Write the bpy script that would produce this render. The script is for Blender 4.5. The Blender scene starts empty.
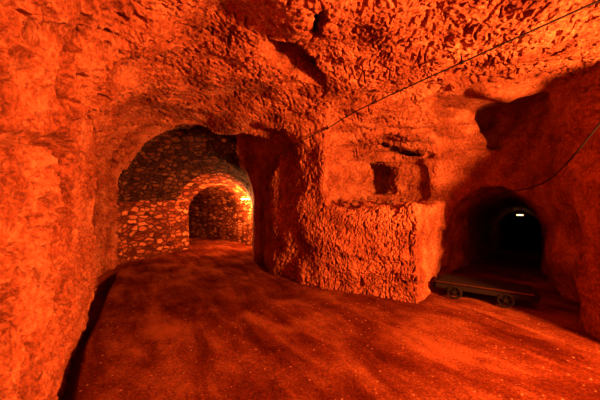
import bpy, math, random
import numpy as np
from mathutils import Vector, Matrix
random.seed(4); RNG = np.random.default_rng(7)
sc = bpy.context.scene
col = sc.collection

# ------------------------------------------------------------------ noise
NT = 64
_tabs = [np.random.default_rng(100+i).random((NT, NT, NT), dtype=np.float32) for i in range(3)]
def noise(x, y, z, k=0):
    t = _tabs[k % 3]
    x, y, z = np.broadcast_arrays(x, y, z)
    xi = np.floor(x).astype(np.int32); yi = np.floor(y).astype(np.int32); zi = np.floor(z).astype(np.int32)
    fx = (x-xi).astype(np.float32); fy = (y-yi).astype(np.float32); fz = (z-zi).astype(np.float32)
    fx = fx*fx*(3-2*fx); fy = fy*fy*(3-2*fy); fz = fz*fz*(3-2*fz)
    x0 = xi % NT; x1 = (xi+1) % NT; y0 = yi % NT; y1 = (yi+1) % NT; z0 = zi % NT; z1 = (zi+1) % NT
    def L(a, b, f): return a+(b-a)*f
    a = L(L(t[x0, y0, z0], t[x1, y0, z0], fx), L(t[x0, y1, z0], t[x1, y1, z0], fx), fy)
    b = L(L(t[x0, y0, z1], t[x1, y0, z1], fx), L(t[x0, y1, z1], t[x1, y1, z1], fx), fy)
    return (L(a, b, fz)*2-1)
def sstep(a, b, x):
    t = np.clip((x-a)/(b-a), 0, 1); return t*t*(3-2*t)
def smin(a, b, k):
    h = np.clip(.5+.5*(b-a)/k, 0, 1); return b*(1-h)+a*h-k*h*(1-h)
def smax(a, b, k): return -smin(-a, -b, k)

# ------------------------------------------------------------------ plan of the gallery
ROOM = [(-1.1, -3), (-1.25, -1), (-.95, .3), (-2.1, 2.62), (-2.62, 3.5), (-4.28, 6.75), (-4.62, 7.45), (-1.2, 7.5), (-.80, 7.2),
        (-.47, 6.95), (.42, 5.97), (1.99, 5.1), (2.99, 6.4), (3.2, 6.75), (4.75, 6.35), (4.5, 5.4),
        (3.95, 4.2), (3.72, 3.3), (4.1, 2.6), (5.0, 2.0), (5.4, .8), (5.0, -3)]
NICHE = [(.50, 5.5), (1.99, 4.8), (3.0, 5.6), (3.2, 6.7), (2.3, 7.2), (1.2, 7.2), (.62, 6.6)]
def poly_sdf(P, x, y):
    d = np.full(np.broadcast(x, y).shape, 1e9, np.float32); s = np.ones_like(d)
    n = len(P)
    for i in range(n):
        ax, ay = P[i]; bx, by = P[i-1]
        ex, ey = bx-ax, by-ay
        wx, wy = x-ax, y-ay
        t = np.clip((wx*ex+wy*ey)/(ex*ex+ey*ey), 0, 1)
        d = np.minimum(d, (wx-ex*t)**2+(wy-ey*t)**2)
        c1 = y >= ay; c2 = y < by; c3 = ex*wy > ey*wx
        s = np.where((c1 & c2 & c3) | (~c1 & ~c2 & ~c3), -s, s)
    return s*np.sqrt(d)
# tunnels: stations (x, y, floor z, half width, spring height, crown height)
TL = [(-2.35, 6.3, 0, 1.92, 1.7, 3.62), (-2.55, 7.0, 0, 1.84, 1.8, 3.50), (-2.72, 7.35, 0, 1.96, 2.1, 3.85), (-2.95, 8.1, 0, 1.96, 2.1, 3.85), (-3.05, 8.35, 0, 1.84, 1.75, 3.75), (-2.95, 9.4, 0, 1.5, 1.6, 3.1), (-2.86, 10.6, 0, 1.2, 1.4, 2.5),
      (-2.85, 11.0, 0, 1.12, 1.3, 2.38)]
TI = [(-2.85, 10.5, 0, 1.02, 1.25, 2.32), (-3.0, 11.3, 0, 1.05, 1.25, 2.3), (-3.9, 12.3, 0, 1.1, 1.25, 2.3), (-5.6, 13.6, 0, 1.15, 1.25, 2.3), (-8.6, 15.4, 0, 1.15, 1.25, 2.3)]
TR = [(3.68, 5.3, 0, 1.02, 1.05, 2.1), (3.9, 6.0, 0, .95, 1.05, 2.06), (4.9, 7.3, -.05, .86, 1.1, 1.98), (6.6, 9.5, -.25, .86, 1.1, 2.0), (10.9, 14.9, -.8, .9, 1.1, 2.05), (12.6, 17.0, -1.0, .9, 1.1, 2.05)]
def path_param(S, x, y):
    shp = np.broadcast(x, y).shape
    best = np.full(shp, 1e9, np.float32); out = [np.zeros(shp, np.float32) for _ in range(5)]
    for i in range(len(S)-1):
        a, b = S[i], S[i+1]
        ex, ey = b[0]-a[0], b[1]-a[1]
        t = np.clip(((x-a[0])*ex+(y-a[1])*ey)/(ex*ex+ey*ey), 0, 1)
        d = np.sqrt((x-a[0]-ex*t)**2+(y-a[1]-ey*t)**2)
        m = d < best
        best = np.where(m, d, best)
        for k in range(4):
            out[k] = np.where(m, a[2+k]+(b[2+k]-a[2+k])*t, out[k])
        out[4] = np.where(m, i+t, out[4])
    return best, out
def tunnel(S, x, y, z):
    s, (fz, w, hs, H, t) = path_param(S, x, y)
    zz = z-fz
    up = np.maximum(zz-hs, 0)/(H-hs)
    r = np.sqrt((s/w)**2+up**2)
    return np.where(zz > hs, (r-1)*np.minimum(w, H-hs), s-w)
def ceil_h(x, y):
    c = 3.60+0*x
    c = c+(.09-.05*sstep(1, 2.5, x)*sstep(3.5, 4.6, y))*noise(x*.8+3, y*.8, 0*x+.5)+.05*noise(x*2.1, y*2.1+5, 0*x+1.5, 1)
    c = c+.12*sstep(2.0, 3.0, x)*sstep(3, 5, y)-.10*np.exp(-((y-5.35)/.3)**2)*sstep(1.6, 3.0, x)     # lip over the right tunnel
    c = c-.12*sstep(5.2, 7.2, y)*sstep(.3, -1.2, x)                           # towards the left arch
    return c
def floor_h(x, y):
    d = (x-4.9)*.62+(y-7.3)*.78
    return np.where((x > 3), -.092*np.maximum(d, 0), 0)
def cave(x, y, z, fine=True):
    """signed distance, negative in the air"""
    wob = .10*noise(x*1.3, y*1.3, z*1.3, 1)+.05*noise(x*3, y*3, z*3, 2)
    lean = .10*sstep(0, 1.6, 1.6-z)
    rd = poly_sdf(ROOM, x, y)
    rd = rd-.05*sstep(.34, .10, z)*sstep(-1, -1.8, x)
    kk = .25+1.15*sstep(1.8, -.8, x)*sstep(9, 6, y)
    kk = kk+.5*sstep(1, -1, y)
    rd = rd-.45*sstep(1.85, 2.6, z)*np.exp(-(((x-3.8)/.9)**2+((y-3.6)/1.2)**2))
    room = smax(rd+.0*z, z-ceil_h(x, y), kk)
    nh = 3.78-.42*np.maximum(y-5.3, 0)-.10*np.abs(np.sin(x*1.2+y*2.2))+.10*noise(x*1.2, y*4, z*0+.3)
    nd = poly_sdf(NICHE, x, y)
    bt = 1.65+.05*noise(x*3+7, y*3, 0*x, 2)
    niche = smax(smax(nd, z-nh, .25), bt-z, .06)
    # small square hole in the back of the niche
    hx, hy = x-2.10, y-7.75
    hole = smax(smax(np.abs(hx*.97+hy*.2+.04)-.34, np.abs(hy)-.9, .1), np.abs(z-2.28)-.38+.18*np.maximum(hx, -.2), .12)
    # recess behind the lip
    rc = smax(poly_sdf([(3.9, 5.4), (4.5, 5.3), (4.85, 6.4), (4.5, 7.3), (3.9, 7.1)], x, y), z-3.80, .15)
    rc = smax(rc, 2.75-z-.25*noise(x*2, y*2, 0*z+4), .8)
    bay = (np.sqrt(((x+1.45)/1.05)**2+((y-7.65)/.85)**2+((z-2.75)/.86)**2)-1)*.85
    # cleft in the ceiling above the pillar
    cx, cy = x+.08, y-4.2
    u = cx*.55+cy*.84; v = -cx*.84+cy*.55
    cl = (np.sqrt((u/.70)**2+(v/.20)**2+((z-3.75)/.6)**2)-1)*.2
    cl2 = (np.sqrt(((x-.19-.07*noise(x*0, y*6, z*0))/.10)**2+((y-3.1)/.36)**2+((z-3.72)/.45)**2)-1)*.12
    a = smin(room, niche, .10)
    alc = smax((np.sqrt(((x-2.0)/1.0)**2+((y-7.0)/.62)**2+((z-2.0)/1.06)**2)-1)*.7, bt-z, .06)
    a = smin(a, alc, .05)
    zc_ = 3.10-.30*np.maximum(x-1.9, 0)**1.2+.03*noise(x*4, y*0, z*0+2.2)
    slot = np.maximum(np.maximum(np.abs(z-zc_)-.075*np.maximum(1-((x-2.35)/.72)**2, -.4)+.03*noise(x*6, y*5, z*4), np.abs(y-7.25)-.75), np.abs(x-2.35)-.72)
    a = smin(a, hole, .05)
    a = smin(a, rc, .12)
    tl = tunnel(TL, x, y, z)
    a = smin(a, tl, .12)
    a = smin(a, tunnel(TR, x, y, z), .12)
    a = smin(a, bay, .08)
    a = smin(a, cl, .06)
    amp = np.where(y < 7.9, 1.0, .35)
    amp = amp*(1-.8*np.exp(-(((x-2)/.9)**2+((y-5.4)/.8)**2))*sstep(2.1, 1.8, z))
    amp = amp*(1-.8*sstep(.2, -1.5, x)*sstep(2.4, 1.2, z))
    a = a+wob*amp
    a = smin(a, cl2, .05); a = smin(a, slot, .05)
    a = smin(a, tunnel(TI, x, y, z)+.02*noise(x*2, y*2, z*2), .03)
    return a

# ------------------------------------------------------------------ surface nets
H0 = .06
X0, X1, Y0, Y1, Z0, Z1 = -9.4, 13.2, -3.4, 17.4, -1.3, 4.3
def nets(x0, x1, y0, y1, z0, z1, h):
    xs = np.arange(x0, x1, h, dtype=np.float32); ys = np.arange(y0, y1, h, dtype=np.float32); zs = np.arange(z0, z1, h, dtype=np.float32)
    F = np.empty((len(xs), len(ys), len(zs)), np.float32)
    for i in range(0, len(xs), 32):
        F[i:i+32] = cave(xs[i:i+32, None, None], ys[None, :, None], zs[None, None, :])
    # drop everything well below the floor
    ins = F < 0
    nx, ny, nz = [s-1 for s in F.shape]
    cnt = np.zeros((nx, ny, nz), np.int8)
    for dx in (0, 1):
        for dy in (0, 1):
            for dz in (0, 1):
                cnt += ins[dx:nx+dx, dy:ny+dy, dz:nz+dz]
    act = np.argwhere((cnt > 0) & (cnt < 8))
    idx = np.full((nx, ny, nz), -1, np.int32); idx[act[:, 0], act[:, 1], act[:, 2]] = np.arange(len(act))
    acc = np.zeros((len(act), 3)); n = np.zeros(len(act))
    cs = [(a, b, c) for a in (0, 1) for b in (0, 1) for c in (0, 1)]
    for i, p in enumerate(cs):
        for q in cs[i+1:]:
            if sum(abs(p[k]-q[k]) for k in range(3)) != 1: continue
            f0 = F[act[:, 0]+p[0], act[:, 1]+p[1], act[:, 2]+p[2]]; f1 = F[act[:, 0]+q[0], act[:, 1]+q[1], act[:, 2]+q[2]]
            m = (f0 < 0) != (f1 < 0)
            t = np.where(m, f0/np.where(m, f0-f1, 1), 0)
            for k in range(3):
                acc[:, k] += np.where(m, p[k]+(q[k]-p[k])*t, 0)
            n += m
    V = (act+acc/n[:, None])*h+np.array([x0, y0, z0])
    quads = []
    for ax in range(3):
        o = [k for k in range(3) if k != ax]
        sl0 = [slice(1, -1)]*3; sl0[ax] = slice(0, F.shape[ax]-1); sl1 = list(sl0); sl1[ax] = slice(1, F.shape[ax])
        A = ins[tuple(sl0)]; B = ins[tuple(sl1)]
        e = np.argwhere(A != B); fl = A[e[:, 0], e[:, 1], e[:, 2]]
        for k in o: e[:, k] += 1
        c = []
        for (du, dv) in ((-1, -1), (0, -1), (0, 0), (-1, 0)):
            t = e.copy(); t[:, o[0]] += du; t[:, o[1]] += dv
            c.append(idx[t[:, 0], t[:, 1], t[:, 2]])
        q = np.stack(c, 1)
        if ax == 1: fl = ~fl
        q[fl] = q[fl][:, ::-1]
        quads.append(q)
    return V, np.concatenate(quads)
V, Q = nets(X0, X1, Y0, Y1, Z0, Z1, H0)
# keep only what stands above the floor sheet (with a margin sunk into it)
cz = V[Q].mean(1)
Q = Q[cz[:, 2] > floor_h(cz[:, 0], cz[:, 1])-.30]

def subdivide(V, Q):
    E = np.stack([Q, np.roll(Q, -1, 1)], 2).reshape(-1, 2); E.sort(1)
    key = E[:, 0].astype(np.int64)*len(V)+E[:, 1]
    u, first, inv = np.unique(key, return_index=True, return_inverse=True)
    EV = V[E[first]].mean(1); em = inv.reshape(-1, 4)+len(V)
    FV = V[Q].mean(1); fm = np.arange(len(Q))+len(V)+len(EV)
    NV = np.concatenate([V, EV, FV])
    NQ = np.concatenate([np.stack([Q[:, k], em[:, k], fm, em[:, (k-1) % 4]], 1) for k in range(4)])
    return NV, NQ
def grad(V, e=.02):
    x, y, z = [V[:, k].astype(np.float32) for k in range(3)]
    g = np.stack([cave(x+e, y, z)-cave(x-e, y, z), cave(x, y+e, z)-cave(x, y-e, z), cave(x, y, z+e)-cave(x, y, z-e)], 1)/(2*e)
    return g
def project(V, it=1):
    for _ in range(it):
        g = grad(V); f = cave(*[V[:, k].astype(np.float32) for k in range(3)])
        gg = np.maximum((g*g).sum(1), .15)
        st = np.clip(f/gg, -.03, .03)
        V = V-g*st[:, None]
    return V
V, Q = subdivide(V, Q)
c = V[Q].mean(1)
near = (c[:, 1] > .9) & (c[:, 1] < 8.0) & (c[:, 0] > -5) & (c[:, 0] < 5.2) & (np.abs(c[:, 0]) < c[:, 1]*1.25+.3)
V = project(V, 1)
def compact(V, Q):
    u, inv = np.unique(Q, return_inverse=True)
    return V[u], inv.reshape(-1, 4)
vn = near & ((c[:, 1] < 4.6) | ((c[:, 1] < 6.3) & (c[:, 2] < 1.9) & (c[:, 0] > 0) & (c[:, 0] < 3)))
parts = []
for m_, k_ in ((vn, 2), (near & ~vn, 1), (~near, 0)):
    a_, b_ = compact(V, Q[m_])
    for _ in range(k_): a_, b_ = subdivide(a_, b_)
    parts.append((a_, b_))
V = np.concatenate([p[0] for p in parts]); off = np.cumsum([0]+[len(p[0]) for p in parts])
Q = np.concatenate([p[1]+off[k] for k, p in enumerate(parts)])
print('FACES', [len(p[1]) for p in parts])

# hewn relief: pick marks, pits and flakes displaced along the normal
g = grad(V, .05); N = g/np.maximum(np.linalg.norm(g, axis=1)[:, None], 1e-6)      # points into the rock
x, y, z = [V[:, k].astype(np.float32) for k in range(3)]
roomlike = sstep(8.6, 7.6, y)
calm = sstep(-3.2, -4.2, x+y*.0)*0
smooth_r = sstep(2.3, 3.2, x)*sstep(4.6, 5.4, y)               # smoother rock round the right tunnel
side = sstep(.45, .8, x/np.maximum(y, .1)-.2)*sstep(3.4, 2.8, z)
rough = (1-.75*smooth_r)*(.25+.75*roomlike)*(1-.5*side)
wx = x+.06*noise(x*4, y*4, z*4, 0); wy = y+.06*noise(x*4, y*4, z*4, 1); wz = z+.06*noise(x*4, y*4, z*4, 2)
r1 = noise(wx*7, wy*7, wz*7, 1)
r2 = noise(wx*17, wy*15, wz*17, 2)
r3 = noise(wx*34, wy*31, wz*34, 0)
rg = 1-2*np.abs(noise(wx*13, wy*13, wz*13, 1)); rg2 = 1-2*np.abs(noise(wx*26, wy*26, wz*26, 0))
bk = np.exp(-(((x-1.1)/1.0)**2+((y-5.5)/.9)**2))*sstep(1.9, 1.7, z)     # picked face of the block
st = noise((wz+wx*.6)*7.0, (wz*-.6+wx)*21, wy*9, 2)
st2 = noise((wy+wx*.5)*7.0, (wx-wy*.5)*25, wz*9, 0)
wl = sstep(-.6, -1.4, x+.25*(y-1.5))*sstep(3.6, 2.9, z)*roomlike       # flaky left wall
crack = -np.maximum(st-.42-.2*bk+.10*wl, 0)-np.maximum(st2-.42-.2*bk+.10*wl, 0)
iso = -np.maximum(noise(wx*9, wy*9, wz*7, 2)-.55, 0)*bk
big = noise(wx*2.6, wy*2.6, wz*2.6, 2)
ledge = (noise(wx*.7, wy*.9, wz*6.5, 1)+.9*np.maximum(1-3*np.abs(noise(wx*.6, wy*.8, wz*3.6+3, 2)), 0)*sstep(2.3, 2.7, z))*sstep(.2, .8, x)*(y > 4.8)
fl1 = 1-2*np.abs(noise(wx*3.4+wz*2, wy*3.4, wz*4.2-wx, 0)); fl2 = np.abs(noise(wx*7.5, wy*7.5-wz*3, wz*6, 1))
t_ = np.clip((y-1.54)/1.41, -.6, 1.15); gz = 2.10+.2*t_+.05*noise(y*4, y*0, y*0)
groove = np.exp(-((z-gz)/.045)**2)*(x < -.9)*sstep(3.3, 2.9, y)*(y > 0)
over = sstep(0, .05, z-gz)*sstep(.5, .1, z-gz)*(x < -.9)*sstep(3.3, 2.7, y)*(y > 0)
ng = 0
disp = .30*iso+.006*rg2*bk+(.007*r1+.010*r2+.011*rg)*(1-.45*bk)+.009*r3+.011*rg2+.14*crack*(1+.8*wl+.6*bk)+wl*(.040*fl1-.05*fl2+.014*r2)*(.35+.65*sstep(.1, 1.0, z))-.12*groove+.05*over
flank = sstep(-.2, .3, x)*0
D = -(disp)*rough*.95 - .018*big*roomlike+.05*ledge
V = V+N*(D[:, None])
N_in = -N
LIN = np.linalg.norm(V, axis=1)

# ------------------------------------------------------------------ materials
def nodes(name):
    m = bpy.data.materials.new(name); m.use_nodes = True
    nt = m.node_tree; b = nt.nodes['Principled BSDF']
    return m, nt, b
def nd(nt, typ, **kw):
    n = nt.nodes.new(typ)
    for k, v in kw.items():
        if hasattr(n, k): setattr(n, k, v)
        else: n.inputs[k].default_value = v
    return n
def ramp(nt, fac, stops):
    r = nt.nodes.new('ShaderNodeValToRGB'); nt.links.new(fac, r.inputs[0])
    e = r.color_ramp.elements
    while len(e) < len(stops): e.new(.5)
    for k, (p, c) in enumerate(stops): e[k].position = p; e[k].color = (*c, 1)
    return r.outputs[0]
def rock_material():
    m, nt, b = nodes('hewn_rock'); L = nt.links.new
    tc = nd(nt, 'ShaderNodeTexCoord'); co = tc.outputs['Object']
    n1 = nd(nt, 'ShaderNodeTexNoise', Scale=1.7, Detail=6.0, Roughness=.6); L(co, n1.inputs['Vector'])
    n2 = nd(nt, 'ShaderNodeTexNoise', Scale=24.0, Detail=8.0, Roughness=.7); L(co, n2.inputs['Vector'])
    mp = nd(nt, 'ShaderNodeMapping'); mp.inputs['Scale'].default_value = (16, 16, 7); mp.inputs['Rotation'].default_value = (.4, .5, .2); L(co, mp.inputs['Vector'])
    n3 = nd(nt, 'ShaderNodeTexNoise', Scale=1.6, Detail=5.0, Roughness=.65, Distortion=.7); L(mp.outputs[0], n3.inputs['Vector'])
    vo = nd(nt, 'ShaderNodeTexVoronoi', Scale=26.0); L(co, vo.inputs['Vector'])
    mix = nd(nt, 'ShaderNodeMath', operation='ADD'); L(n1.outputs[0], mix.inputs[0]); L(n2.outputs[0], mix.inputs[1])
    c = ramp(nt, mix.outputs[0], [(.35, (.40, .20, .11)), (.55, (.62, .36, .20)), (.8, (.80, .50, .30))])
    mul = nd(nt, 'ShaderNodeMath', operation='MULTIPLY'); mul.inputs[1].default_value = .5; L(mix.outputs[0], mul.inputs[0])
    c = ramp(nt, mul.outputs[0], [(.40, ROCK[0]), (.5, ROCK[1]), (.60, ROCK[2])])
    L(c, b.inputs['Base Color']); b.inputs['Roughness'].default_value = .78
    b.inputs['Specular IOR Level'].default_value = .2
    b1 = nd(nt, 'ShaderNodeBump', Strength=1.0, Distance=.03); L(n3.outputs[0], b1.inputs['Height'])
    b2 = nd(nt, 'ShaderNodeBump', Strength=.9, Distance=.02); L(n2.outputs[0], b2.inputs['Height']); L(b1.outputs[0], b2.inputs['Normal'])
    b3 = nd(nt, 'ShaderNodeBump', Strength=.35, Distance=.012); L(vo.outputs[0], b3.inputs['Height']); L(b2.outputs[0], b3.inputs['Normal'])
    L(b3.outputs[0], b.inputs['Normal'])
    return m
ROCK = [(.13, .026, .006), (.29, .078, .024), (.50, .19, .08)]
def masonry_material(name, SH, sc3):
    m, nt, b = nodes(name); L = nt.links.new
    tc = nd(nt, 'ShaderNodeTexCoord'); co = tc.outputs['Object']
    w = nd(nt, 'ShaderNodeTexNoise', Scale=5.0, Detail=5.0, Roughness=.65); L(co, w.inputs['Vector'])
    vm = nd(nt, 'ShaderNodeVectorMath', operation='MULTIPLY_ADD'); L(w.outputs['Color'], vm.inputs[0]); vm.inputs[1].default_value = (.22, .22, .16); L(co, vm.inputs[2])
    mp = nd(nt, 'ShaderNodeMapping'); mp.inputs['Scale'].default_value = sc3; L(vm.outputs[0], mp.inputs['Vector'])
    ve = nd(nt, 'ShaderNodeTexVoronoi', Scale=1.0, feature='DISTANCE_TO_EDGE', Randomness=.8); L(mp.outputs[0], ve.inputs['Vector'])
    vc = nd(nt, 'ShaderNodeTexVoronoi', Scale=1.0, Randomness=.8); L(mp.outputs[0], vc.inputs['Vector'])
    n = nd(nt, 'ShaderNodeTexNoise', Scale=22.0, Detail=6.0, Roughness=.7); L(co, n.inputs['Vector'])
    joint = ramp(nt, ve.outputs[0], [(.03, (0, 0, 0)), (.16, (1, 1, 1))])
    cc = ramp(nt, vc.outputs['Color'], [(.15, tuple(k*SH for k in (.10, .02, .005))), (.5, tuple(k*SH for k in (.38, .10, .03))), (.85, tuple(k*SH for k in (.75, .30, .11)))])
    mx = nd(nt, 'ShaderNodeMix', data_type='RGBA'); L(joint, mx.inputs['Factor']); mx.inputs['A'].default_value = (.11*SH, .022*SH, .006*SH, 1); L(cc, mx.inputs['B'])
    mx2 = nd(nt, 'ShaderNodeMix', data_type='RGBA', blend_type='MULTIPLY'); mx2.inputs['Factor'].default_value = .7
    L(mx.outputs['Result'], mx2.inputs['A']); L(ramp(nt, n.outputs[0], [(.35, (.45, .45, .45)), (.6, (1, 1, 1))]), mx2.inputs['B'])
    L(mx2.outputs['Result'], b.inputs['Base Color']); b.inputs['Roughness'].default_value = .85; b.inputs['Specular IOR Level'].default_value = .12
    b1 = nd(nt, 'ShaderNodeBump', Strength=1.0, Distance=.05); L(joint, b1.inputs['Height'])
    b2 = nd(nt, 'ShaderNodeBump', Strength=.7, Distance=.02); L(n.outputs[0], b2.inputs['Height']); L(b1.outputs[0], b2.inputs['Normal'])
    L(b2.outputs[0], b.inputs['Normal'])
    return m
def floor_material():
    m, nt, b = nodes('trodden_floor'); L = nt.links.new
    tc = nd(nt, 'ShaderNodeTexCoord'); co = tc.outputs['Object']
    n1 = nd(nt, 'ShaderNodeTexNoise', Scale=.9, Detail=5.0, Roughness=.6); L(co, n1.inputs['Vector'])
    n2 = nd(nt, 'ShaderNodeTexNoise', Scale=38.0, Detail=8.0, Roughness=.75); L(co, n2.inputs['Vector'])
    mr = nd(nt, 'ShaderNodeMapping'); mr.inputs['Rotation'].default_value = (0, 0, math.radians(-32)); L(co, mr.inputs['Vector'])
    mp = nd(nt, 'ShaderNodeMapping'); mp.inputs['Scale'].default_value = (2.6, .7, 1); L(mr.outputs[0], mp.inputs['Vector'])
    n3 = nd(nt, 'ShaderNodeTexNoise', Scale=1.0, Detail=7.0, Roughness=.62, Distortion=.6); L(mp.outputs[0], n3.inputs['Vector'])
    ad = nd(nt, 'ShaderNodeMath', operation='ADD'); L(n1.outputs[0], ad.inputs[0]); L(n3.outputs[0], ad.inputs[1])
    hf = nd(nt, 'ShaderNodeMath', operation='MULTIPLY'); L(ad.outputs[0], hf.inputs[0]); hf.inputs[1].default_value = .33
    n2b = nd(nt, 'ShaderNodeMath', operation='MULTIPLY_ADD'); L(n2.outputs[0], n2b.inputs[0]); n2b.inputs[1].default_value = .34; L(hf.outputs[0], n2b.inputs[2]); hf = n2b
    c = ramp(nt, hf.outputs[0], [(.42, (.055, .007, .002)), (.5, (.14, .025, .007)), (.58, (.31, .085, .027))])
    vo = nd(nt, 'ShaderNodeTexVoronoi', Scale=9.0); L(co, vo.inputs['Vector'])
    sp = ramp(nt, vo.outputs['Distance'], [(.06, (1, 1, 1)), (.12, (0, 0, 0))])
    mx = nd(nt, 'ShaderNodeMix', data_type='RGBA'); L(sp, mx.inputs['Factor']); L(c, mx.inputs['A']); mx.inputs['B'].default_value = (.5, .22, .1, 1)
    L(mx.outputs['Result'], b.inputs['Base Color'])
    L(ramp(nt, n3.outputs[0], [(.35, (.55, .55, .55)), (.6, (.8, .8, .8))]), b.inputs['Roughness'])
    b.inputs['Specular IOR Level'].default_value = .0
    b1 = nd(nt, 'ShaderNodeBump', Strength=1.0, Distance=.05); L(n2.outputs[0], b1.inputs['Height'])
    b2 = nd(nt, 'ShaderNodeBump', Strength=.9, Distance=.06); L(n3.outputs[0], b2.inputs['Height']); L(b1.outputs[0], b2.inputs['Normal'])
    L(b2.outputs[0], b.inputs['Normal'])
    return m
def plain(name, c, rough=.6, metal=0, bump=30):
    m, nt, b = nodes(name); L = nt.links.new
    tc = nd(nt, 'ShaderNodeTexCoord')
    n = nd(nt, 'ShaderNodeTexNoise', Scale=float(bump), Detail=5.0); L(tc.outputs['Object'], n.inputs['Vector'])
    L(ramp(nt, n.outputs[0], [(.3, tuple(k*.6 for k in c)), (.7, tuple(min(k*1.25, 1) for k in c))]), b.inputs['Base Color'])
    b.inputs['Specular IOR Level'].default_value = .2; b.inputs['Roughness'].default_value = rough; b.inputs['Metallic'].default_value = metal
    bb = nd(nt, 'ShaderNodeBump', Strength=.3, Distance=.004); L(n.outputs[0], bb.inputs['Height']); L(bb.outputs[0], b.inputs['Normal'])
    return m
def glow(name, c, s):
    m, nt, b = nodes(name)
    b.inputs['Emission Color'].default_value = (*c, 1); b.inputs['Emission Strength'].default_value = s
    b.inputs['Base Color'].default_value = (.8, .8, .8, 1)
    return m
M_ROCK = rock_material(); M_MAS = masonry_material('rubble_masonry', 1.0, (3.6, 3.6, 8.5)); M_VAULT = masonry_material('shade_painted_brick_vault', .24, (4.5, 4.5, 9.0)); M_FLOOR = floor_material()  # vault: dark brick, its colour scaled down further to paint in the vault's shade
M_IRON = plain('rusted_iron', (.010, .004, .002), .8, .1, 40)
M_WOOD = plain('old_dark_planks', (.009, .0035, .002), .7, 0, 18)
M_CABLE = plain('black_rubber', (.02, .018, .016), .5, 0, 60)
M_STEEL = plain('worn_steel_edge', (.12, .05, .025), .4, .8, 50)
M_GREY = plain('grey_lamp_metal', (.2, .2, .2), .5, .3, 50)
M_STONE = plain('loose_limestone', (.16, .05, .02), .85, 0, 14)

# ------------------------------------------------------------------ split the rock surface into the setting
def mesh_obj(name, V, Q, mat, Nrm=None):
    me = bpy.data.meshes.new(name)
    me.vertices.add(len(V)); me.vertices.foreach_set('co', np.ascontiguousarray(V, dtype=np.float32).ravel())
    me.loops.add(Q.size); me.loops.foreach_set('vertex_index', Q.astype(np.int32).ravel())
    me.polygons.add(len(Q)); me.polygons.foreach_set('loop_start', np.arange(0, Q.size, 4, dtype=np.int32))
    me.update(calc_edges=True); me.validate()
    me.shade_smooth()
    o = bpy.data.objects.new(name, me); col.objects.link(o); me.materials.append(mat)
    return o
def vertex_normals(V, Q):
    p = V[Q]; fn = np.cross(p[:, 2]-p[:, 0], p[:, 3]-p[:, 1])
    n = np.zeros_like(V)
    for k in range(4):
        for a in range(3): n[:, a] += np.bincount(Q[:, k], fn[:, a], len(V))
    return n/np.maximum(np.linalg.norm(n, axis=1)[:, None], 1e-9)
VN = vertex_normals(V, Q)
print('NORMAL CHECK', float((VN*N_in).sum(1).mean()))
c = V[Q].mean(1); cn = N_in[Q].mean(1)
cx, cy, czz = c.T
jit = .05*noise(cx*4, cy*4, czz*4)
ch = ceil_h(cx, cy)
lab = np.full(len(Q), 'ceiling', dtype=object)
low = (czz+jit < 2.75) | (cn[:, 2] > -.45)
lab[low & (cx < .2) & (cy > -2.6)] = 'wall_left'
lab[low & (cx >= .2)] = 'wall_right'
lab[low & (cy <= -2.4)] = 'wall_rear'
pillar = (cx > -1.35-.0*cy) & (cx < .72+jit) & (cy > 5.6) & (cy < 8.6) & (czz < 3.2+jit*2) & (cn[:, 2] > -.75)
bw = (cx > .40) & (cx < 3.1) & (cy > 4.7) & (cy < 7.5)
lab[bw & (cx > .55) & low & (czz > 1.5)] = 'wall_front'
lab[pillar] = 'rock_pillar'
blk = bw & (czz < 1.74) & (cx+jit > .42+.0*cy) & (cx-2.05 < (cy-5.0)*.80+.12)
lab[blk] = 'rock_block'
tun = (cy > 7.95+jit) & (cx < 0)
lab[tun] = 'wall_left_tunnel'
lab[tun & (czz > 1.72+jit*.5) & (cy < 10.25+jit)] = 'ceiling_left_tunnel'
lab[(cy > 7.95+jit) & (cy < 8.2+jit*2) & (cx < 0) & (czz > 2.6+jit)] = 'ceiling'
lab[tun & (cy < 9.0+jit) & (cx > -1.8)] = 'rock_pillar'
s_, (f_, w_, h_, H_, t_) = path_param(TR, cx, cy)
lab[(t_ > .75) & (s_ < w_+.3) & (czz < f_+H_+.2) & (cx > 2.9) & (cy > 5.6)] = 'wall_right_tunnel'
lab[(cy > 8.5) & (cx > 0)] = 'wall_right_tunnel'
rock_objs = {}
for name in sorted(set(lab)):
    m = lab == name
    u, inv = np.unique(Q[m], return_inverse=True)
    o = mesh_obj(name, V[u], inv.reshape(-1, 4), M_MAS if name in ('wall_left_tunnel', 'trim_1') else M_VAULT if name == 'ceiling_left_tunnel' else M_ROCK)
    o.data.normals_split_custom_set_from_vertices([tuple(v) for v in VN[u]])
    rock_objs[name] = o
    if name.startswith('rock'): pass
    else: o['kind'] = 'structure'
def tag(o, label, cat, group=None):
    o['label'] = label; o['category'] = cat
    if group: o['group'] = group
    return o
tag(rock_objs['rock_pillar'], 'tall rough-hewn rock pillar between the left arched tunnel and the niche, its left flank in shadow', 'rock pillar')
tag(rock_objs['rock_block'], 'chest-high squared block of hewn rock standing below the niche, left of the right tunnel', 'rock block')

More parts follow.
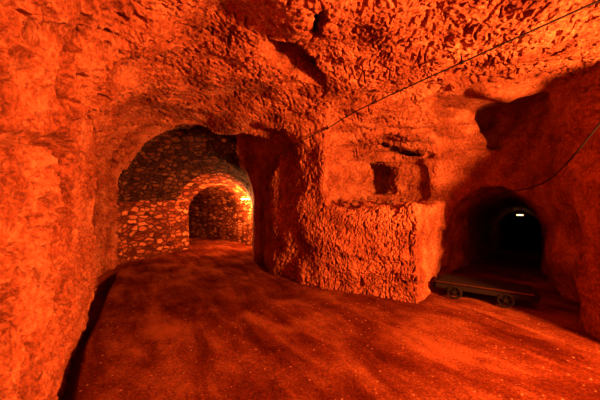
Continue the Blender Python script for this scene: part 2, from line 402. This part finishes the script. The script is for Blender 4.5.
# floor sheet
def grid(x0, x1, y0, y1, h, name, fn):
    xs = np.arange(x0, x1+h/2, h); ys = np.arange(y0, y1+h/2, h)
    X, Y = np.meshgrid(xs, ys, indexing='ij')
    Z = fn(X, Y)
    V = np.stack([X, Y, Z], 2).reshape(-1, 3)
    I = np.arange(len(V)).reshape(X.shape)
    Q = np.stack([I[:-1, :-1], I[1:, :-1], I[1:, 1:], I[:-1, 1:]], 2).reshape(-1, 4)
    return V, Q
def ffn(X, Y):
    X = X.astype(np.float32); Y = Y.astype(np.float32)
    z = floor_h(X, Y)+.012*noise(X*1.2, Y*1.2, 0*X)
    u = X*.85+Y*.53; v = -X*.53+Y*.85       # v runs along the worn wheel tracks
    z = z+.006*noise(u*6, v*1.2, 0*X, 1)+.004*noise(X*9, Y*9, 0*X, 2)+.0022*noise(X*24, Y*24, 0*X, 1)
    for (x0, x1, x2) in ((1.9, -.1, -3.3), (1.0, -.9, -3.9), (.2, -1.6, -2.5), (3.6, 2.9, 1.6)):
        t = np.clip((Y-1.5)/9, 0, 1); xr = x0*(1-t)**2+2*x1*t*(1-t)+x2*t*t+.05*noise(Y*.7, Y*0+x0, Y*0)
        d = X-xr
        z = z+(-.014*np.exp(-(d/.07)**2)+.008*np.exp(-((np.abs(d)-.13)/.05)**2))*(.5+.5*noise(X*1.5, Y*1.5, 0*X+2))
    z = z+.006*np.maximum(noise(X*17, Y*17, 0*X+9, 2)-.35, 0)*2
    rd = poly_sdf(ROOM, X, Y)
    z = z-.20*sstep(-.085-.015*noise(Y*3, Y*0, Y*0), -.05, rd)*(X < -1.2)*(Y > .2)*(Y < 7.3)*sstep(-4.62, -4.5, X)
    return z
FV, FQ = grid(-9.3, 13.1, -3.3, 17.2, .03, 'floor', ffn)
fc = FV[FQ].mean(1)
keep = np.zeros(len(FQ), bool)
fx, fy = fc[:, 0].astype(np.float32), fc[:, 1].astype(np.float32)
for dz in (.05, .6, 1.2): keep |= cave(fx, fy, floor_h(fx, fy).astype(np.float32)+dz) < .28
u, inv = np.unique(FQ[keep], return_inverse=True)
fl = mesh_obj('floor', FV[u], inv.reshape(-1, 4), M_FLOOR); fl['kind'] = 'structure'

# ------------------------------------------------------------------ small builders
class MB:
    def __init__(s): s.v = []; s.f = []
    def add(s, v, f):
        n = len(s.v); s.v += [tuple(p) for p in v]; s.f += [tuple(i+n for i in q) for q in f]
    def box(s, c, d, rot=None, bev=0):
        import bmesh
        bm = bmesh.new(); bmesh.ops.create_cube(bm, size=1)
        for v in bm.verts: v.co = Vector((v.co.x*d[0], v.co.y*d[1], v.co.z*d[2]))
        if bev: bmesh.ops.bevel(bm, geom=bm.edges[:], offset=bev, segments=2, affect='EDGES', profile=.5)
        R = rot or Matrix.Identity(3)
        bm.verts.index_update()
        s.add([R @ v.co+Vector(c) for v in bm.verts], [[v.index for v in f.verts] for f in bm.faces]); bm.free()
    def tube(s, pts, r, n=10, close=False):
        pts = [Vector(p) for p in pts]; m = len(pts); rings = []
        rr = r if isinstance(r, (list, tuple)) else [r]*m
        up = Vector((0, 0, 1))
        for i, p in enumerate(pts):
            a = pts[(i-1) % m] if (close or i > 0) else p; b = pts[(i+1) % m] if (close or i < m-1) else p
            t = (b-a).normalized(); q = t.cross(up)
            if q.length < .05: q = t.cross(Vector((1, 0, 0)))
            q.normalize(); w = q.cross(t)
            rings.append([p+(q*math.cos(2*math.pi*k/n)+w*math.sin(2*math.pi*k/n))*rr[i] for k in range(n)])
        f = []
        for i in range(m if close else m-1):
            j = (i+1) % m
            for k in range(n): f.append((i*n+k, i*n+(k+1) % n, j*n+(k+1) % n, j*n+k))
        if not close: f += [tuple(range(n))[::-1], tuple((m-1)*n+k for k in range(n))]
        s.add([p for r_ in rings for p in r_], f)
    def lathe(s, prof, c, axis='y', n=28):
        vs = []; f = []; m = len(prof)
        for k in range(n):
            a = 2*math.pi*k/n
            for (r, h) in prof:
                p = (r*math.cos(a), h, r*math.sin(a)) if axis == 'y' else (r*math.cos(a), r*math.sin(a), h)
                vs.append(Vector(p)+Vector(c))
        for k in range(n):
            for i in range(m-1): f.append((k*m+i, k*m+i+1, ((k+1) % n)*m+i+1, ((k+1) % n)*m+i))
        s.add(vs, f)
    def build(s, name, mat, parent=None, smooth=False):
        me = bpy.data.meshes.new(name); me.from_pydata(s.v, [], s.f); me.materials.append(mat)
        if smooth: me.shade_smooth()
        o = bpy.data.objects.new(name, me); col.objects.link(o)
        if parent: o.parent = parent
        return o
def empty(name, loc, rz=0):
    o = bpy.data.objects.new(name, None); o.location = loc; o.rotation_euler = (0, 0, rz); col.objects.link(o); return o

# ------------------------------------------------------------------ flat mine wagon at the tunnel mouth
W = tag(empty('mine_wagon', (3.22, 5.29, 0.012), math.atan2(-.58, .82)), 'low dark flatbed mine wagon on small iron wheels parked across the right tunnel mouth', 'wagon')
LN, WD, TOP = 1.42, .66, .27
m = MB()
for s in (-1, 1): m.box((0, s*(WD/2-.035), TOP-.07), (LN, .05, .075), bev=.006)
for xx in (-LN/2+.03, -.25, .25, LN/2-.03): m.box((xx, 0, TOP-.07), (.05, WD-.1, .06), bev=.005)
m.build('chassis', M_IRON, W)
m = MB()
for k in range(5): m.box((0, -WD/2+.068+k*.131, TOP-.012), (LN-.04, .124, .028), bev=.004)
m.build('deck', M_WOOD, W)
m = MB(); m.box((0, -WD/2-.004, TOP+.004), (LN, .012, .022), bev=.003); m.build('edge_rail', M_STEEL, W)
for xx in (-.40, .34):
    ax = MB(); ax.tube([(xx, -WD/2+.0, .115), (xx, WD/2, .115)], .016); ao = ax.build('axle', M_IRON, W)
    for s in (-1, 1):
        w = MB()
        R = .112
        w.lathe([(R-.022, -.02), (R, -.02), (R, .012), (R+.012, .014), (R+.012, .02), (R-.022, .02), (R-.022, -.02)], (xx, s*(WD/2-.0), .125))
        w.lathe([(.0, -.03), (.03, -.03), (.03, .03), (.0, .03)], (xx, s*WD/2, .125), n=14)
        for k in range(5):
            a = k*2*math.pi/5+.3
            w.tube([(xx, s*WD/2, .125), (xx+(R-.012)*math.cos(a), s*WD/2, .125+(R-.012)*math.sin(a))], .009, 6)
        w.build('wheel', M_IRON, W)
        g = MB()
        g.tube([(xx-.09, s*(WD/2-.05), TOP-.1), (xx-.05, s*(WD/2-.05), .13), (xx, s*(WD/2-.05), .1), (xx+.05, s*(WD/2-.05), .13), (xx+.09, s*(WD/2-.05), TOP-.1)], .012, 6)
        g.build('axle_guard', M_IRON, W)
for s in (-1, 1):
    b_ = MB(); xx = s*(LN/2+.03)
    b_.box((xx, 0, TOP-.08), (.05, WD*.8, .11), bev=.01)
    if s > 0: b_.tube([(xx, 0, TOP-.09), (xx+s*.06, 0, TOP-.10)], .02, 8)
    b_.tube([(xx+s*.03, -.2, TOP-.09), (xx+s*.03, .2, TOP-.09)], .018, 8)
    b_.build('buffer', M_IRON, W)
m = MB(); m.box((LN/2-.02, -WD/2+.05, TOP+.05), (.035, .035, .14), bev=.005); m.build('stake', M_IRON, W)

# ------------------------------------------------------------------ lamps
def ray_up(x, y, z0=1.7):
    x = np.float32(x); y = np.float32(y); z = z0
    while z < 4.2:
        if cave(np.array([x]), np.array([y]), np.array([z], np.float32))[0] > 0: return z
        z += .01
    return z
def lamp(name, loc, rz, label, strength, colr, tubelen, arm):
    t = tag(empty(name, loc, rz), label, 'lamp')
    b = MB(); b.box((0, 0, .035), (tubelen+.06, .07, .04), bev=.008)
    b.tube([(0, 0, .04), arm], .012, 8); b.build('housing', M_GREY, t)
    g = MB(); g.tube([(-tubelen/2, 0, 0), (tubelen/2, 0, 0)], .026, 12); g.build('tube', glow(name+'_glow', colr, strength), t, True)
    return t
def light(name, loc, energy, color, radius=.05):
    l = bpy.data.lights.new(name, 'POINT'); l.energy = energy; l.color = color; l.shadow_soft_size = radius
    o = bpy.data.objects.new(name, l); o.location = loc; col.objects.link(o); return o
LO = (1.0, .28, .07)
lamp('wall_lamp', (-2.03, 11.15, 1.79), math.radians(15), 'glowing tube lamp at the right side of the masonry arch in the left tunnel', 60, (1, .5, .12), .30, (.35, .25, .06))
light('left_tunnel_light', (-2.22, 11.22, 1.70), 500, LO)
zc = .0
lamp('ceiling_lamp', (10.3, 14.05, 1.05), math.radians(-20), 'small pale glowing ceiling lamp deep inside the dark right tunnel', 10, (1, .55, .2), .24, (0, 0, .3))
light('right_tunnel_light', (10.25, 13.95, .95), .25, LO)
light('gallery_light', (4.16, 1.1, 2.1), 4900, LO, .22)

# ------------------------------------------------------------------ cables
def snap_cable(name, pts, label, r, off, n=60, sm=2, clamps=()):
    P = []
    k = len(pts)-1
    for i in range(n+1):
        t = i/n*k; j = min(int(t), k-1); f = t-j
        P.append([pts[j][a]*(1-f)+pts[j+1][a]*f for a in range(3)])
    P = np.array(P, np.float32)
    for _ in range(12):
        f = np.maximum(cave(P[:, 0], P[:, 1], P[:, 2])+off, 0)
        g = grad(P); g /= np.linalg.norm(g, axis=1)[:, None]
        P = P-g*np.clip(f, -.1, .1)[:, None]
    S = P.copy()
    for _ in range(sm): S[1:-1] = (S[:-2]+S[1:-1]*2+S[2:])/4
    for _ in range(14):
        S[1:-1] = (S[:-2]+S[1:-1]+S[2:])/3; S[1:-1] = (S[:-2]+S[1:-1]+S[2:])/3
        f = np.maximum(cave(S[:, 0], S[:, 1], S[:, 2])+off, 0)
        g = grad(S); g /= np.linalg.norm(g, axis=1)[:, None]
        S = (S-g*np.clip(f, -.1, .1)[:, None]).astype(np.float32)
    m = MB(); m.tube([tuple(p) for p in S], r, 6)
    o = m.build(name, M_CABLE, None, True)
    for k in clamps:
        a, b = Vector(S[k]), Vector(S[k+1]); g = Vector(grad(S[k:k+1])[0]).normalized()
        c = MB(); c.tube([a-(b-a).normalized()*.02, a+(b-a).normalized()*.02], r*2.2, 8); c.tube([a, a+g*(off+.06)], r*.9, 6)
        c.build('clamp', M_IRON, o)
    return tag(o, label, 'cable')
snap_cable('ceiling_cable', [(3.0, 2.2, 3.56), (2.67, 2.67, 3.53), (.68, 5.8, 3.3), (-.6, 7.1, 2.72)], 'thin black cable running across the ceiling from the upper right to the rock pillar', .010, .06, 90, 2, (12, 26, 40, 52, 58, 64))
snap_cable('wall_cable', [(3.62, 3.3, 2.95), (3.7, 3.7, 2.71), (3.94, 4.3, 2.39), (4.33, 5.3, 1.98), (4.2, 6.2, 1.9)], 'thin black cable sloping down the right wall towards the right tunnel', .012, .03, 60, 40)

# ------------------------------------------------------------------ loose stones on the block
def stone(loc, r, label, seed):
    import bmesh
    rs = random.Random(seed)
    bm = bmesh.new(); bmesh.ops.create_icosphere(bm, subdivisions=2, radius=1)
    sx, sy, sz = r*rs.uniform(.8, 1.5), r*rs.uniform(.8, 1.2), r*rs.uniform(.5, .8)
    for v in bm.verts:
        p = v.co; q = noise(np.array([p.x*1.3+seed]), np.array([p.y*1.3]), np.array([p.z*1.3]))[0]
        v.co = Vector((p.x*sx, p.y*sy, max(p.z, -.75)*sz))*(1+.35*float(q))
    me = bpy.data.meshes.new('loose_stone'); bm.to_mesh(me); bm.free(); me.materials.append(M_STONE)
    o = bpy.data.objects.new('loose_stone', me); o.location = loc; o.rotation_euler = (0, 0, rs.uniform(0, 6)); col.objects.link(o)
    return tag(o, label, 'stone', 'loose stones on the rock block')
dg = bpy.context.evaluated_depsgraph_get()
def top(x, y, z=2.3):
    ok, p, *_ = sc.ray_cast(dg, Vector((x, y, z)), Vector((0, 0, -1)))
    return p.z if ok else 0
rs = random.Random(3); spots = []
while len(spots) < 12:
    t = rs.uniform(.12, .85); u = rs.uniform(.18, .75)
    p = (.42+(1.99-.42)*t+u*.5, 5.97-.87*t+u*.87)
    r = rs.uniform(.035, .08)
    if all((p[0]-q[0])**2+(p[1]-q[1])**2 > (r+q[2])**2*2.2 for q in spots): spots.append((*p, r))
for i, (px, py, r) in enumerate(spots):
    tz = max(top(px+r*a*math.cos(b), py+r*a*math.sin(b)) for a in (0, .6, 1.2) for b in range(8))
    stone((px, py, tz+r*.76), r, 'small rough loose stone lying on the flat top of the rock block', 20+i)

# ------------------------------------------------------------------ camera and view
cam = bpy.data.cameras.new('camera'); co = bpy.data.objects.new('camera', cam); col.objects.link(co)
cam.sensor_width = 36; cam.lens = 18; cam.clip_start = .05
co.location = (0, 0, 1.75); co.rotation_euler = (math.radians(90), 0, 0)
sc.camera = co
w = bpy.data.worlds.new('world'); sc.world = w; w.use_nodes = True
w.node_tree.nodes['Background'].inputs[0].default_value = (0, 0, 0, 1); w.node_tree.nodes['Background'].inputs[1].default_value = 0
vs = sc.view_settings; vs.view_transform = 'Standard'; vs.look = 'None'; vs.gamma = 1; vs.exposure = 0
